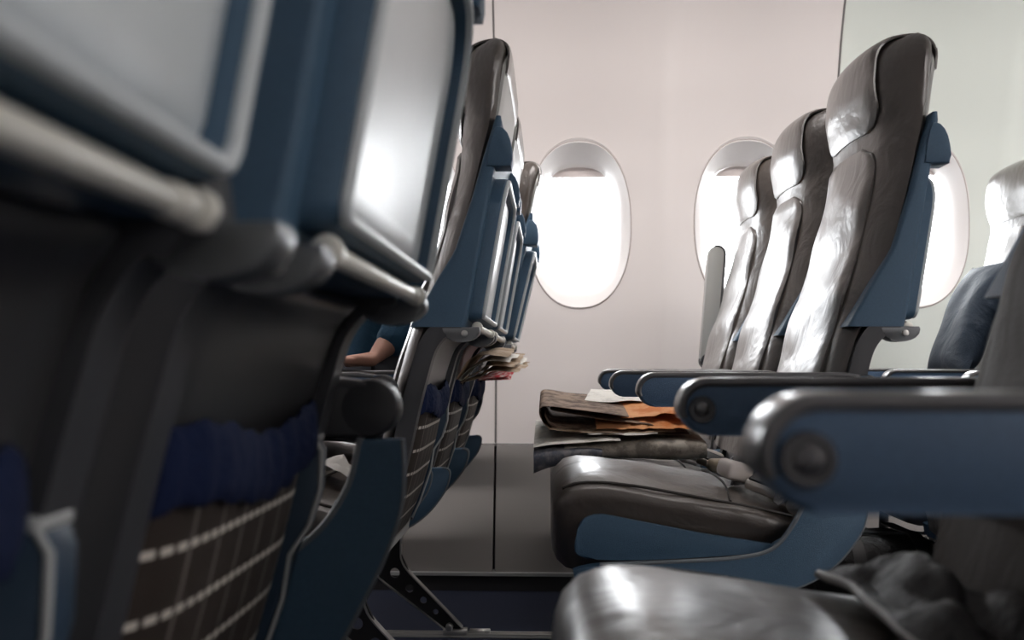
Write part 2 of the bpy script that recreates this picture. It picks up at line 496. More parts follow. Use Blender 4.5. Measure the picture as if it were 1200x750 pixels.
def b_pocket():
    bm = bmesh.new(); uvl = bm.loops.layers.uv.new('UVMap')
    nz_, ny = 16, 21; V = []
    for i in range(nz_):
        z = 0.405 + (0.648 - 0.405) * i / (nz_ - 1); t = i / (nz_ - 1)
        row = []
        for k in range(ny):
            u = k / (ny - 1); y = 0.172 * (2 * u - 1)
            e = 1 - abs(2 * u - 1) ** 6
            b = (0.008 + 0.012 * math.sin(math.pi * (0.2 + 0.55 * t))) * e
            row.append(bm.verts.new((low_x(z) - 0.006 + b, y, z)))
        V.append(row)
    for i in range(nz_ - 1):
        for k in range(ny - 1):
            f = bm.faces.new((V[i][k], V[i][k + 1], V[i + 1][k + 1], V[i + 1][k]))
            for lp, (a, b) in zip(f.loops, ((k, i), (k + 1, i), (k + 1, i + 1), (k, i + 1))):
                lp[uvl].uv = (a / (ny - 1), b / (nz_ - 1))
    me = finish(bm, 'seat_pocket', M['net'], 60)
    return me

def b_band():
    bm = bmesh.new(); rings = []
    for k in range(41):
        u = k / 40; y = 0.180 * (2 * u - 1); e = 1 - abs(2 * u - 1) ** 6
        z = 0.660 + 0.005 * math.sin(u * 9) - 0.010 * math.sin(u * math.pi)
        x = low_x(z) - 0.006 + 0.018 * e + 0.0015 * math.sin(u * 70)
        rings.append([(x + 0.006 * math.cos(a) * (1 + 0.2 * math.sin(u * 60)), y, z + 0.025 * math.sin(a) + 0.002 * math.sin(u * 47 + a)) for a in [2 * math.pi * q / 12 for q in range(12)]])
    add_loft(bm, rings)
    return finish(bm, 'elastic_band', M['band'], 60)

def b_pocketstrip():
    bm = bmesh.new()
    path = [(low_x(z) + 0.004, z) for z in (0.385, 0.392, 0.40, 0.41, 0.42)]
    sweep_rect(bm, path, -0.172, 0.172, 0.014, 0.002)
    return finish(bm, 'pocket_hem', M['pale'])

def b_post(s):
    bm = bmesh.new()
    rear = [(0.434, 0.405), (0.450, 0.44), (0.472, 0.505), (0.478, 0.545), (0.496, 0.572), (0.506, 0.605), (0.507, 0.640), (0.502, 0.650)]
    fr = [(0.480, 0.650), (0.470, 0.60), (0.450, 0.52), (0.422, 0.42)]
    add_prism(bm, rear + fr, s * 0.2015 - 0.016, s * 0.2015 + 0.016, 0.003)
    return finish(bm, 'pocket_post', M['post'])
def b_posttrim(s):
    bm = bmesh.new()
    path = [(0.4345, 0.405), (0.4505, 0.44), (0.4725, 0.505), (0.4785, 0.545), (0.4965, 0.572), (0.5065, 0.605), (0.5075, 0.640), (0.500, 0.652), (0.484, 0.652)]
    path = [(x, s * 0.2015 + dy, z) for x, z in path for dy in (0,)]
    add_tube(bm, [(x + 0.001, y - 0.0145, z) for x, y, z in path], 0.0022, 8)
    add_box(bm, 0.482, 0.505, s * 0.2015 - 0.0165, s * 0.2015 + 0.0165, 0.648, 0.656, 0.003)
    return finish(bm, 'post_edging', M['lightedge'])

SW_OUT = [(0.556, 0.648), (0.556, 0.590), (0.541, 0.540), (0.517, 0.490), (0.490, 0.442), (0.455, 0.400), (0.405, 0.368), (0.330, 0.350), (0.2, 0.344), (0.08, 0.349), (0.040, 0.364)]
SW_IN = [(0.036, 0.388), (0.08, 0.397), (0.2, 0.402), (0.30, 0.409), (0.355, 0.423), (0.387, 0.458), (0.414, 0.500), (0.450, 0.536), (0.482, 0.565), (0.506, 0.605), (0.516, 0.648)]
SW_OUT_S = [(0.490, 0.500), (0.505, 0.494), (0.503, 0.470)] + SW_OUT[4:]
SW_IN_S = SW_IN[:6] + [(0.408, 0.496)]
def b_side(s, short=False):
    bm = bmesh.new()
    add_prism(bm, catmull(SW_OUT_S if short else SW_OUT, 4) + catmull(SW_IN_S if short else SW_IN, 4), s * 0.236 - 0.0115, s * 0.236 + 0.0115, 0.004)
    return finish(bm, 'side_panel', M['shell'])
def b_lip(s, short=False):
    bm = bmesh.new()
    p = catmull((SW_IN_S if short else SW_IN)[1:], 4)
    add_tube(bm, [(x - 0.001, s * 0.236 - 0.0095, z + 0.001) for x, z in p], 0.0035, 8)
    q = catmull((SW_OUT_S if short else SW_OUT)[:8], 4)
    add_tube(bm, [(x, s * 0.236 - 0.0095, z) for x, z in q], 0.0025, 8)
    return finish(bm, 'panel_lip', M['lip'])
def b_trim(s):
    bm = bmesh.new()
    pts = catmull([(0.046, 0.408), (0.042, 0.440), (0.052, 0.466), (0.078, 0.475), (0.12, 0.469), (0.242, 0.446), (0.35, 0.430), (0.385, 0.424),
                   (0.35, 0.417), (0.25, 0.408), (0.12, 0.402)], 4, closed=True)
    add_prism(bm, pts, s * 0.224 - 0.0065, s * 0.224 + 0.0065, 0.003)
    return finish(bm, 'cushion_trim', M['shell'])

CUSH = [(0.000, 0.425, 0.490, 0.150), (0.003, 0.405, 0.508, 0.185), (0.010, 0.390, 0.524, 0.203), (0.025, 0.378, 0.537, 0.212), (0.05, 0.372, 0.544, 0.215),
        (0.09, 0.370, 0.544, 0.216), (0.15, 0.370, 0.537, 0.216), (0.24, 0.372, 0.521, 0.216), (0.33, 0.376, 0.505, 0.216), (0.39, 0.40, 0.492, 0.214), (0.425, 0.425, 0.482, 0.205)]
def cush_top(x, y):
    zb, zt, hw = interp(CUSH, x); u = min(1, abs(y) / hw)
    return zt - 0.032 * u ** 3.2
def b_cushion():
    bm = bmesh.new(); rings = []
    xs = [0, 0.003, 0.006, 0.010, 0.017, 0.025, 0.037] + [0.05 + 0.015 * k for k in range(26)]
    for x in xs:
        zb, zt, hw = interp(CUSH, x); ring = []
        for k in range(33):       # top, from +y to -y
            y = hw * math.cos(math.pi * k / 32)
            w = 0.0035 * noise.noise(Vector((x * 16, y * 10, 4.4))) + 0.004 * math.sin(x * 30 + 4 * y) * max(0, (x - 0.12)) * 3
            z = cush_top(x, y) + w
            if k in (0, 32): z = zt - 0.05
            elif k in (1, 31): z = zt - 0.036
            ring.append((x, y, z))
        for k in range(1, 12):
            y = -hw + 2 * hw * k / 12
            ring.append((x, y * 0.96, zb))
        rings.append(ring)
    add_loft(bm, rings)
    return finish(bm, 'cushion', M['leather'], 60)
def b_piping():
    bm = bmesh.new()
    for s in (-1, 1):
        add_tube(bm, [(x, s * interp(CUSH, x)[2] * 0.90, cush_top(x, interp(CUSH, x)[2] * 0.90) + 0.0025) for x in [0.02 + 0.02 * k for k in range(20)]], 0.0028, 6)
    add_tube(bm, [(0.30 + 0.006 * math.cos(y * 9), y, cush_top(0.30, y) + 0.0035) for y in [-0.19 + 0.02 * k for k in range(20)]], 0.0022, 6)
    return finish(bm, 'seam_piping', M['piping'])

def ribbon(bm, pts, w, th=0.0022, wdir=(0, 1, 0)):
    wd = Vector(wdir).normalized(); pts = [Vector(p) for p in catmull(pts, 6)]
    rings = []
    for i, p in enumerate(pts):
        d = (pts[min(i + 1, len(pts) - 1)] - pts[max(i - 1, 0)]).normalized()
        s = (wd - d * wd.dot(d)).normalized(); u = s.cross(d).normalized()
        rings.append([p + s * w + u * th / 2, p - s * w + u * th / 2, p - s * w - u * th / 2, p + s * w - u * th / 2])
    add_loft(bm, rings)
def stadium(x0, x1, z0, z1, n=10):
    r = (z1 - z0) / 2; zc = (z0 + z1) / 2; pts = []
    for k in range(n + 1):
        a = R(90 + 180 * k / n); pts.append((x0 + r + r * math.cos(a), zc + r * math.sin(a)))
    for k in range(n + 1):
        a = R(-90 + 180 * k / n); pts.append((x1 - r + r * math.cos(a), zc + r * math.sin(a)))
    return pts
# armrest: origin at the pivot (x .532, z .6775 of the seat)
AX, AZ = 0.532, 0.6775
def b_arm(short=False):
    bm = bmesh.new()
    add_prism(bm, stadium(0.120 - AX, (0.505 if short else 0.5575) - AX, 0.652 - AZ, 0.7015 - AZ), -0.0205, 0.0205, 0.0045, 3)
    return finish(bm, 'armrest', M['arm'])
def b_arm_other(m):
    me = b_arm(m == 'pale'); me.materials.clear(); me.materials.append(M[m]); return me
def b_armpad(short=False):
    bm = bmesh.new(); rings = []
    # soft pad along the top, rolling over the round front end
    path = []
    r = 0.0248
    for k in range(9):
        a = R(200 - 110 * k / 8); path.append((0.120 + r + r * math.cos(a) - AX, 0.6768 + r * math.sin(a) - AZ, a))
    L = 0.325 if short else 0.385
    for k in range(1, 15): path.append((0.1448 + L * k / 14 - AX, 0.7015 - AZ, R(90)))
    for i, (x, z, a) in enumerate(path):
        n = Vector((math.cos(a), math.sin(a))); th = (0.003 + 0.003 * min(1, i / 9)) if 0 < i < len(path) - 1 else 0.0015
        ring = []
        for (py, pn) in rring(4, 0.0222, (th + 0.004) / 2, 0.005):
            q = pn + (th - 0.004) / 2
            ring.append((x + n.x * q, py, z + n.y * q))
        rings.append(ring)
    add_loft(bm, rings)
    return finish(bm, 'armrest_pad', M['pad'], 45)
def b_button():
    bm = bmesh.new(); x, z = 0.1385 - AX, 0.6770 - AZ
    prof = [(0.0132, 0.0), (0.0132, 0.004), (0.012, 0.006), (0.0098, 0.006), (0.009, 0.003), (0.0075, 0.003), (0.007, 0.0055), (0.004, 0.0068), (0.0001, 0.007)]
    rings = [[(x + q * math.cos(a), -0.0195 - h, z + q * math.sin(a)) for a in [2 * math.pi * k / 28 for k in range(28)]] for q, h in prof]
    add_loft(bm, rings)
    return finish(bm, 'recline_button', M['button'])
def b_pivot(short=False):
    bm = bmesh.new(); add_cyl(bm, (-0.053 if short else 0, 0, 0), (0, 1, 0), 0.0285 if not short else 0.0262, 0.043, 28, 0.005)
    return finish(bm, 'pivot_cap', M['arm_dark'])

def b_leg():
    bm = bmesh.new()
    outer = [(0.235, 0.345), (0.325, 0.345), (0.322, 0.215), (0.345, 0.165), (0.487, 0.022), (0.487, 0.0), (0.448, 0.0), (0.445, 0.016), (0.262, 0.155), (0.246, 0.20)]
    holes = [(0.284, 0.245, 0.017), (0.305, 0.165, 0.013), (0.345, 0.125, 0.011), (0.382, 0.094, 0.009), (0.415, 0.064, 0.007)]
    # plate with round holes: two faces made by triangulating outline + hole loops
    def side(y):
        loops = [[bm.verts.new((x, y, z)) for x, z in outer]]
        for hx, hz, hr in holes:
            loops.append([bm.verts.new((hx + hr * math.cos(a), y, hz + hr * math.sin(a))) for a in [2 * math.pi * k / 14 for k in range(14)]])
        es = []
        for lp in loops:
            for a, b in zip(lp, lp[1:] + lp[:1]): es.append(bm.edges.new((a, b)))
        bmesh.ops.triangle_fill(bm, edges=es, use_beauty=True, normal=(0, 1, 0))
        return loops
    A, B = side(-0.004), side(0.004)
    for la, lb in zip(A, B):
        n = len(la)
        for i in range(n):
            j = (i + 1) % n; bm.faces.new((la[i], la[j], lb[j], lb[i]))
    return finish(bm, 'leg', M['black'])
def b_flange():
    bm = bmesh.new()
    rear = catmull([(0.325, 0.345), (0.3225, 0.23), (0.326, 0.198), (0.347, 0.166), (0.42, 0.092), (0.487, 0.024)], 4)
    sweep_rect(bm, rear, -0.013, 0.013, 0.003, 0.0008)
    front = catmull([(0.240, 0.27), (0.246, 0.20), (0.262, 0.155), (0.34, 0.096), (0.445, 0.017)], 4)
    sweep_rect(bm, front, -0.011, 0.011, 0.003, 0.0008)
    return finish(bm, 'leg_flange', M['metal'])
def b_foot():
    bm = bmesh.new()
    add_box(bm, 0.435, 0.500, -0.016, 0.016, 0.0, 0.020, 0.003)
    add_cyl(bm, (0.452, 0, 0.026), (0, 1, 0), 0.010, 0.040, 14, 0.002)
    add_cyl(bm, (0.530, 0, 0.012), (1, 0, 0), 0.008, 0.05, 12, 0.002)
    add_box(bm, 0.545, 0.56, -0.012, 0.012, 0.0, 0.018, 0.003)
    return finish(bm, 'leg_foot', M['metal'])
def b_frontleg():
    bm = bmesh.new()
    add_tube(bm, catmull([(0.13, 0, 0.35), (0.125, 0, 0.20), (0.115, 0, 0.08), (0.11, 0, 0.0)], 4), 0.012, 10)
    add_tube(bm, [(0.13, 0, 0.26), (0.25, 0, 0.19)], 0.008, 8)
    add_box(bm, 0.085, 0.14, -0.015, 0.015, 0, 0.014, 0.003)
    return finish(bm, 'front_leg', M['black'])
def b_beam():
    bm = bmesh.new()
    add_cyl(bm, (0.13, 0, 0.357), (0, 1, 0), 0.011, 0.44, 14)
    add_cyl(bm, (0.285, 0, 0.355), (0, 1, 0), 0.013, 0.44, 14)
    add_box(bm, 0.08, 0.40, -0.2, 0.2, 0.366, 0.372)
    return finish(bm, 'seat_beam', M['black'])

CACHE = {}
def mesh(key, fn, *a):
    k = (key,) + a
    if k not in CACHE: CACHE[k] = fn(*a)
    return CACHE[k]

def make_arm(root, y, raised=0.0, button=False, dx=0.0, short=True, dark=False, pale=False):
    a = link('armrest', mesh('arm_dark', b_arm_other, 'arm_dark') if dark else mesh('arm_pale', b_arm_other, 'pale') if pale else mesh('arm', b_arm, short), root, (AX + dx, y, AZ))
    link('armrest_pad', mesh('pad', b_armpad, short), a)
    link('pivot_cap', mesh('pivot', b_pivot, short), a)
    if button: link('recline_button', mesh('button', b_button), a)
    a.rotation_euler = (0, R(raised), 0)
    return a

def make_seat(x, y, label, arms=(), leg=None, group='airline seats in rows of the cabin', pocket=True, bdx=0.0, cdz=0.0, long_far=False, recline=0.0, sdx=0.0, shaded=False):
    root = empty('airline_seat', (x, y, 0), label, 'seat', group)
    link('backrest', mesh('backrest', b_backrest), root)
    link('headrest_cover', mesh('headcover', b_headcover), root)
    link('back_pad', mesh('backpad', b_backpad), root)
    link('back_shell', mesh('shell', b_shell), root)
    link('rear_panel', mesh('rearpanel', b_rearpanel), root)
    tr = link('tray_table', mesh('tray', b_tray), root)
    link('tray_face', mesh('trayface', b_trayface), tr)
    link('tray_rim', mesh('trayrim', b_trayrim), tr)
    link('hinge_bar', mesh('hingebar', b_hingebar), tr)
    link('lower_panel', mesh('lower', b_lower), root)
    if pocket:
        pk = link('seat_pocket', mesh('pocket', b_pocket), root)
        link('elastic_band', mesh('band', b_band), pk)
        link('pocket_hem', mesh('hem', b_pocketstrip), pk)
    for o in list(root.children): o.location.x = bdx
    for s in (-1, 1):
        link('side_cap', mesh('sidecap', b_sidecap, s), root, (bdx, 0, 0))
        br = link('hinge_bracket', mesh('bracket', b_bracket, s), root, (bdx, 0, 0))
        link('bolt', mesh('bolt', b_bolt, s), br)
        link('back_frame', mesh('frame', b_frame, s), root, (bdx, 0, 0))
        if pocket and s > 0:
            po = link('pocket_post', mesh('post', b_post, s), root, (bdx, 0, 0))
            link('post_edging', mesh('posttrim', b_posttrim, s), po)
        sp = link('side_panel', mesh('side', b_side, s, not (long_far and s > 0)), root, (sdx if not (long_far and s < 0) else 0, 0, 0))
        link('panel_lip', mesh('lip', b_lip, s, not (long_far and s > 0)), sp)
        link('cushion_trim', mesh('trim', b_trim, s), root)
    if recline:
        pv = Vector((0.46, 0, 0.56)); rot = Matrix.Rotation(R(recline), 3, 'Y'); off = pv - rot @ pv
        for o in root.children:
            if o.name.split('.')[0] not in ('side_panel', 'cushion_trim'):
                o.location = Vector((bdx, 0, 0)) + off; o.rotation_euler = (0, R(recline), 0)
    if shaded:
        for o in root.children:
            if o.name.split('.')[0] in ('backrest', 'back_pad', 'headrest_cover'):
                o.data = o.data.copy(); o.data.materials.clear(); o.data.materials.append(M['leather_shaded'])
    cu = link('cushion', mesh('cushion', b_cushion), root, (0, 0, cdz))
    link('seam_piping', mesh('piping', b_piping), cu)
    link('seat_beam', mesh('beam', b_beam), root)
    for kw in arms: make_arm(root, **kw)
    if leg is not None:
        lg = link('leg', mesh('leg', b_leg), root, (0, leg, 0))
        link('leg_flange', mesh('flange', b_flange), lg)
        link('leg_foot', mesh('foot', b_foot), lg)
        link('front_leg', mesh('frontleg', b_frontleg), root, (0, leg, 0))
    return root

P = 0.72
YB, YC, YD, YE, YF = 0.23, 0.73, 1.87, 2.37, 2.87
near = dict(y=-0.25)
# the row ahead (its backs and trays face the camera)
_b = make_seat(-P, YB, 'airline seat with the largest, most blurred grey tray at top left', leg=-0.1)
for o in _b.children:      # this back rests a little more upright than its neighbour
    if o.name.split('.')[0] in ('tray_table', 'back_shell', 'rear_panel', 'side_cap', 'headrest_cover', 'back_pad', 'backrest'):
        o.location = (-0.020, -0.014, 0)
make_seat(-P, YC, 'airline seat ahead on the aisle, blurred tray above dark panel and net pocket', arms=[dict(y=0.25, dx=0.012, short=False, dark=True)], leg=0.17, long_far=True, sdx=0.022)
make_seat(-P, YD, 'dark side of airline seat ahead across the aisle, blue cap on its back', arms=[dict(y=-0.25, dx=-0.035)], leg=None, sdx=-0.035)
make_seat(-P, YE, 'middle airline seat ahead, brown papers bulging from its net pocket', arms=[near], leg=-0.22)
make_seat(-P, YF, 'airline seat ahead beside the left window, greenish back edge against the wall', arms=[near, dict(y=0.25)], leg=-0.2, recline=3.6)
# the row seen from its front
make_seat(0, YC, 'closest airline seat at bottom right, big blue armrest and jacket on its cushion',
          arms=[dict(y=-0.25, button=True, dx=-0.022, short=False), dict(y=0.25, button=True, dx=0.006, short=False)], leg=0.17, bdx=-0.080, cdz=0.010, long_far=True, shaded=True)
make_seat(0, YD, 'tall glossy airline seat across the aisle with whole blue side shell in view', arms=[dict(y=-0.25, dx=0.022)])
make_seat(0, YE, 'middle airline seat of three glossy backs with newspapers on its cushion', arms=[dict(y=-0.25, dx=0.008)], leg=-0.22, cdz=-0.024)
make_seat(0, YF, 'airline seat beside right window with its wall armrest folded up', arms=[dict(y=-0.25, dx=0.008), dict(y=0.25, raised=95, dx=-0.048, pale=True)], leg=-0.2)
# the row behind
make_seat(P + 0.025, YD, 'airline seat behind the tall glossy one, almost hidden by the closest back', arms=[near])
make_seat(P + 0.025, YE, 'airline seat behind, dark cushion seen under the big blue armrest', arms=[near], leg=-0.22)
make_seat(P + 0.025, YF, 'airline seat at right edge with navy pillow against its back', arms=[near, dict(y=0.25)], leg=-0.2)

# ------------------------------------------------------------------ the cabin
X0, X1 = -4.142, 3.978
WCX, PITCH, WZ = 0.098, 0.56, 1.189
WP = [(0.05, 3.20), (0.452, 3.315), (0.80, 3.36), (1.25, 3.36), (1.5, 3.315), (1.8, 3.205), (2.0, 3.09), (2.25, 2.90)]
YMID = 1.28
def wall_y(x, z):
    y = interp(WP, z)[0]
    # smooth the profile
    y = (interp(WP, z - 0.06)[0] + interp(WP, z + 0.06)[0] + y) / 3 if z > 0.52 else y
    f = max(0, min(1, (z - 0.5) / 0.4)) * max(0, min(1, (2.0 - z) / 0.4))
    c = math.cos(2 * math.pi * (x - WCX) / PITCH)
    u = (x - WCX) / PITCH; u = (u - math.floor(u) - 0.5) * PITCH
    return y + f * (0.010 * (c + 0.25 * c * c * c - 0.6) - 0.005 * math.exp(-(u / 0.030) ** 2))
def mirror_y(y, side): return y if side > 0 else 2 * YMID - y

def superoval(a, b, e, n):
    out = []
    for k in range(n):
        t = 2 * math.pi * (k + 0.5) / n; c, s = math.cos(t), math.sin(t)
        out.append((a * math.copysign(abs(c) ** (2 / e), c), b * math.copysign(abs(s) ** (2 / e), s)))
    return out
NA = 72
RA, RB, RE = 0.176, 0.283, 2.25
OA, OB, OE = 0.130, 0.212, 2.9
ZLO, ZHI = 0.458, 2.25

def bay(bm, xc, side):
    oval = superoval(RA, RB, RE, NA)
    hx = PITCH / 2; rect = []
    for (x, z) in oval:
        dz = (ZHI - WZ) if z > 0 else (WZ - ZLO)
        # full-height bay: cast the ray to the bay's edges
        k = min(hx / abs(x) if x else 1e9, dz / abs(z) if z else 1e9)
        rect.append((x * k, z * k))
    rings = []
    NR = 22
    for i in range(NR + 1):
        t = i / NR
        rings.append([bm.verts.new((xc + a[0] + (b[0] - a[0]) * t, mirror_y(wall_y(xc + a[0] + (b[0] - a[0]) * t, WZ + a[1] + (b[1] - a[1]) * t), side), WZ + a[1] + (b[1] - a[1]) * t)) for a, b in zip(oval, rect)])
    for a, b in zip(rings, rings[1:]):
        for i in range(NA):
            j = (i + 1) % NA; bm.faces.new((a[i], a[j], b[j], b[i]))
    # fill the four corners between neighbouring rays that hit different edges
    last = rings[-1]
    for i in range(NA):
        j = (i + 1) % NA; p, q = last[i].co, last[j].co
        if abs(p.x - q.x) > 1e-5 and abs(p.z - q.z) > 1e-5:
            cx = xc + math.copysign(hx, p.x - xc); cz = ZHI if p.z > WZ else ZLO
            v = bm.verts.new((cx, mirror_y(wall_y(cx, cz), side), cz)); bm.faces.new((last[i], last[j], v))

def window(idx, xc, side):
    yw = wall_y(xc, WZ)
    root = bpy.data.objects.new('window_%d' % idx, None); col.objects.link(root)
    root.location = (xc, mirror_y(yw, side), WZ); tag(root, kind='structure')
    bm = bmesh.new(); sg = side
    # moulded surround: groove, soft cheek, then the tunnel to the pane
    prof = [(-0.16, 0.0030), (-0.02, 0.0015), (0.0, 0.001), (0.012, -0.002), (0.05, -0.0045), (0.12, -0.002), (0.30, 0.004), (0.55, 0.013), (0.78, 0.026), (0.92, 0.041), (1.0, 0.060), (1.0, 0.085), (0.8, 0.10), (0.2, 0.12)]
    rings = []
    for t, d in prof:
        a = RA - 0.0025 + (OA - RA + 0.0025) * t; b = RB - 0.0025 + (OB - RB + 0.0025) * t; e = RE + (OE - RE) * t
        rg = []
        for (x, z) in superoval(a, b, e, NA):
            k = (1 - t)
            yloc = (wall_y(xc + x, WZ + z) - yw) * k + d
            rg.append((x, sg * yloc, z))
        rings.append(rg)
    add_loft(bm, rings, cap=False)
    link('window_frame', finish(bm, 'window_frame', M['surround'], 60), root)
    bm = bmesh.new()
    ring = [(x, sg * (wall_y(xc + x, WZ + z) - yw - 0.0002), z) for x, z in superoval(RA - 0.001, RB - 0.001, RE, NA)]
    add_tube(bm, ring + ring[:1], 0.0013, 6, cap=False)
    link('frame_joint', finish(bm, 'frame_joint', M['ring'], 60), root)
    bm = bmesh.new()
    pts = superoval(OA + 0.004, OB + 0.004, OE, NA)
    add_loft(bm, [[(x, sg * 0.074, z) for x, z in pts], [(x, sg * 0.078, z) for x, z in pts]])
    link('pane', finish(bm, 'pane', M['glass']), root)
    # shade pushed almost all the way up
    bm = bmesh.new()
    top = [(x, z) for x, z in superoval(OA - 0.001, OB - 0.001, OE, 160) if z > OB - 0.036]
    zl = min(z for x, z in top)
    top.sort(key=lambda q: q[0])
    add_prism(bm, [(x, z) for x, z in top] + [(top[-1][0], zl - 0.001), (top[0][0], zl - 0.001)], sg * 0.060 - 0.003, sg * 0.060 + 0.003, 0.001)
    if side < 0:    # unseen blinds on the camera's side, closed to hold back daylight
        bm.free(); bm = bmesh.new()
        pts = superoval(OA - 0.001, OB - 0.001, OE, 80)
        add_prism(bm, pts, sg * 0.060 - 0.003, sg * 0.060 + 0.003, 0.001)
    link('window_shade', finish(bm, 'window_shade', M['shade']), root)

SEAMS = [0.938 + 1.12 * k for k in range(-4, 3)]
k = 0; xcs = []
xc = WCX - 7 * PITCH
while xc < X1: xcs.append(xc); xc += PITCH
def wall(name, side):
    grp = {}
    bmA, bmB = bmesh.new(), bmesh.new()
    for xc in xcs: bay(bmB if (xc > 0.938 and side > 0) else bmA, xc, side)
    root = link(name, finish(bmA, name, M['wall'], 60)); tag(root, kind='structure')
    if len(bmB.verts): link('wall_panel', finish(bmB, 'wall_panel', M['wall_green'], 60), root)
    else: bmB.free()
    bm = bmesh.new()
    for xs in SEAMS:
        pts = [(xs, mirror_y(wall_y(xs, z) - 0.0005, side), z) for z in [0.46 + 0.06 * q for q in range(30)]]
        add_tube(bm, pts, 0.0035, 6)
    link('panel_seam', finish(bm, 'panel_seam', M['seam']), root)
    bm = bmesh.new()   # the outer skin keeps daylight to the windows
    return root
wall('wall_far', 1); wall('wall_near', -1)
n = 1
for xc in xcs:
    for side in (1, -1):
        window(n, xc, side); n += 1

def strip(name, x0, x1, prof, m, kind='structure'):
    """Solid strip along the cabin from (y, z) outline."""
    bm = bmesh.new()
    add_loft(bm, [[(x0, y, z) for y, z in prof], [(x1, y, z) for y, z in prof]])
    return tag(link(name, finish(bm, name, m, 30)), kind=kind)
# dado panels below the windows, one per sidewall bay, with a bright strip at their foot
edges = [X0] + [s for s in SEAMS if X0 < s < X1] + [X1]
for side, nm in ((1, 'far'), (-1, 'near')):
    my = lambda y: mirror_y(y, side)
    base = None
    for a, b in zip(edges, edges[1:]):
        bm = bmesh.new()
        prof = [(my(3.205), 0.058), (my(3.312), 0.452), (my(3.335), 0.452), (my(3.235), 0.058)]
        add_loft(bm, [[(a + 0.004, y, z) for y, z in prof], [(b - 0.004, y, z) for y, z in prof]])
        me = finish(bm, 'dado_panel', M['dado'], 30)
        if base is None: base = tag(link('baseboard_' + nm, me), kind='structure')
        else: link('dado_panel', me, base)
    strip('trim_%d' % (1 if side > 0 else 4), X0, X1, [(my(3.192), 0.048), (my(3.192), 0.058), (my(3.24), 0.060), (my(3.24), 0.048)], M['lightedge'])
    strip('trim_%d' % (2 if side > 0 else 5), X0, X1, [(my(3.198), 0.0), (my(3.205), 0.048), (my(3.25), 0.048), (my(3.25), 0.0)], M['kick'])
    strip('trim_%d' % (3 if side > 0 else 6), X0, X1, [(my(3.318), 0.449), (my(3.318), 0.4595), (my(3.345), 0.4595), (my(3.345), 0.449)], M['seam'])
    strip('trim_%d' % (7 if side > 0 else 8), X0, X1, [(my(3.237), 0.045), (my(3.338), 0.456), (my(3.36), 0.456), (my(3.262), 0.03)], M['kick'])
strip('floor', X0, X1, [(-0.70, -0.04), (-0.70, 0.0), (3.26, 0.0), (3.26, -0.04)], M['carpet'])
strip('ceiling', X0, X1, [(2 * YMID - 2.92, 2.23), (2.92, 2.23), (2.92, 2.27), (2 * YMID - 2.92, 2.27)], M['ceiling'])
for nm, x in (('wall_front', X0), ('wall_rear', X1)):
    bm = bmesh.new(); add_box(bm, x - 0.02, x + 0.02, -0.9, 3.5, 0, 2.27)
    tag(link(nm, finish(bm, nm, M['wall'])), kind='structure')
# seat tracks let into the floor (one rail each)
for i, y in enumerate((2.15, 2.67, 0.63)):
    bm = bmesh.new()
    add_box(bm, X0 + 0.1, X1 - 0.1, y - 0.018, y + 0.018, -0.002, 0.004, 0.001)
    add_box(bm, X0 + 0.1, X1 - 0.1, y - 0.014, y - 0.008, 0.003, 0.010, 0.001)
    add_box(bm, X0 + 0.1, X1 - 0.1, y + 0.008, y + 0.014, 0.003, 0.010, 0.001)
    tag(link('trim_%d' % (9 + i), finish(bm, 'seat_track', M['metal'])), kind='structure')

# ------------------------------------------------------------------ newspapers on the middle seat
def sheet(bm, prof, y0, y1, ny=14, th=0.0012, seed=0.0, amp=0.006, skew=0.0):
    rows = []
    for i, (x, z) in enumerate(prof):
        row = []
        for k in range(ny):
            u = k / (ny - 1); y = y0 + (y1 - y0) * u
            w = amp * noise.noise(Vector((x * 9 + seed, y * 8, seed * 3.1)))
            row.append((x + skew * (u - 0.5) + 0.5 * w, y, z + w))
        rows.append(row)
    patch(bm, rows, th)

def newspaper(name, label, loc, layers, group=None):
    root = empty(name, loc, label, 'newspaper', group)
    for i, (prof, y0, y1, m, amp, skew) in enumerate(layers):
        bm = bmesh.new(); sheet(bm, catmull(prof, 5), y0, y1, seed=i * 1.7 + loc[0] * 5, amp=amp, skew=skew)
        link('sheet', finish(bm, 'sheet', M[m], 60), root)
    return root

def folded(bm, tab, y0, y1, seed):
    """Thick folded wad along x; tab rows are x, z bottom, z top."""
    rings = []
    for x, zb, zt in catmull(tab, 4):
        h = (zt - zb) / 2; ring = []
        for (py, pz) in rring(5, (y1 - y0) / 2, h, h * 0.95):
            w = 0.0025 * noise.noise(Vector((x * 14 + seed, py * 9, pz * 30)))
            ring.append((x + 0.3 * w, (y0 + y1) / 2 + py, (zb + zt) / 2 + pz + w))
        rings.append(ring)
    add_loft(bm, rings)
def paper_part(root, m, fn):
    bm = bmesh.new(); fn(bm); return link('sheet', finish(bm, 'sheet', M[m], 60), root)
def tilted(bm, prof, y0, y1, rise, seed, amp=0.003, skew=0.0, ragged=0.0):
    rows = []; pr = catmull(prof, 5); ny = 16
    for i, (x, z) in enumerate(pr):
        row = []
        for k in range(ny):
            u = k / (ny - 1)
            w = amp * noise.noise(Vector((x * 11 + seed, u * 3, seed)))
            e = ragged * noise.noise(Vector((x * 40, seed, 0.5))) * (1 - u)
            row.append((x + skew * (u - 0.5), y0 + e + (y1 - y0 - e) * u, z + rise * u + w))
        rows.append(row)
    patch(bm, rows, 0.0014)
np1 = empty('newspaper', (0, YE + 0.032, -0.007), 'thick grey folded newspaper bundle drooping over the cushion front, under the brown one', 'newspaper')
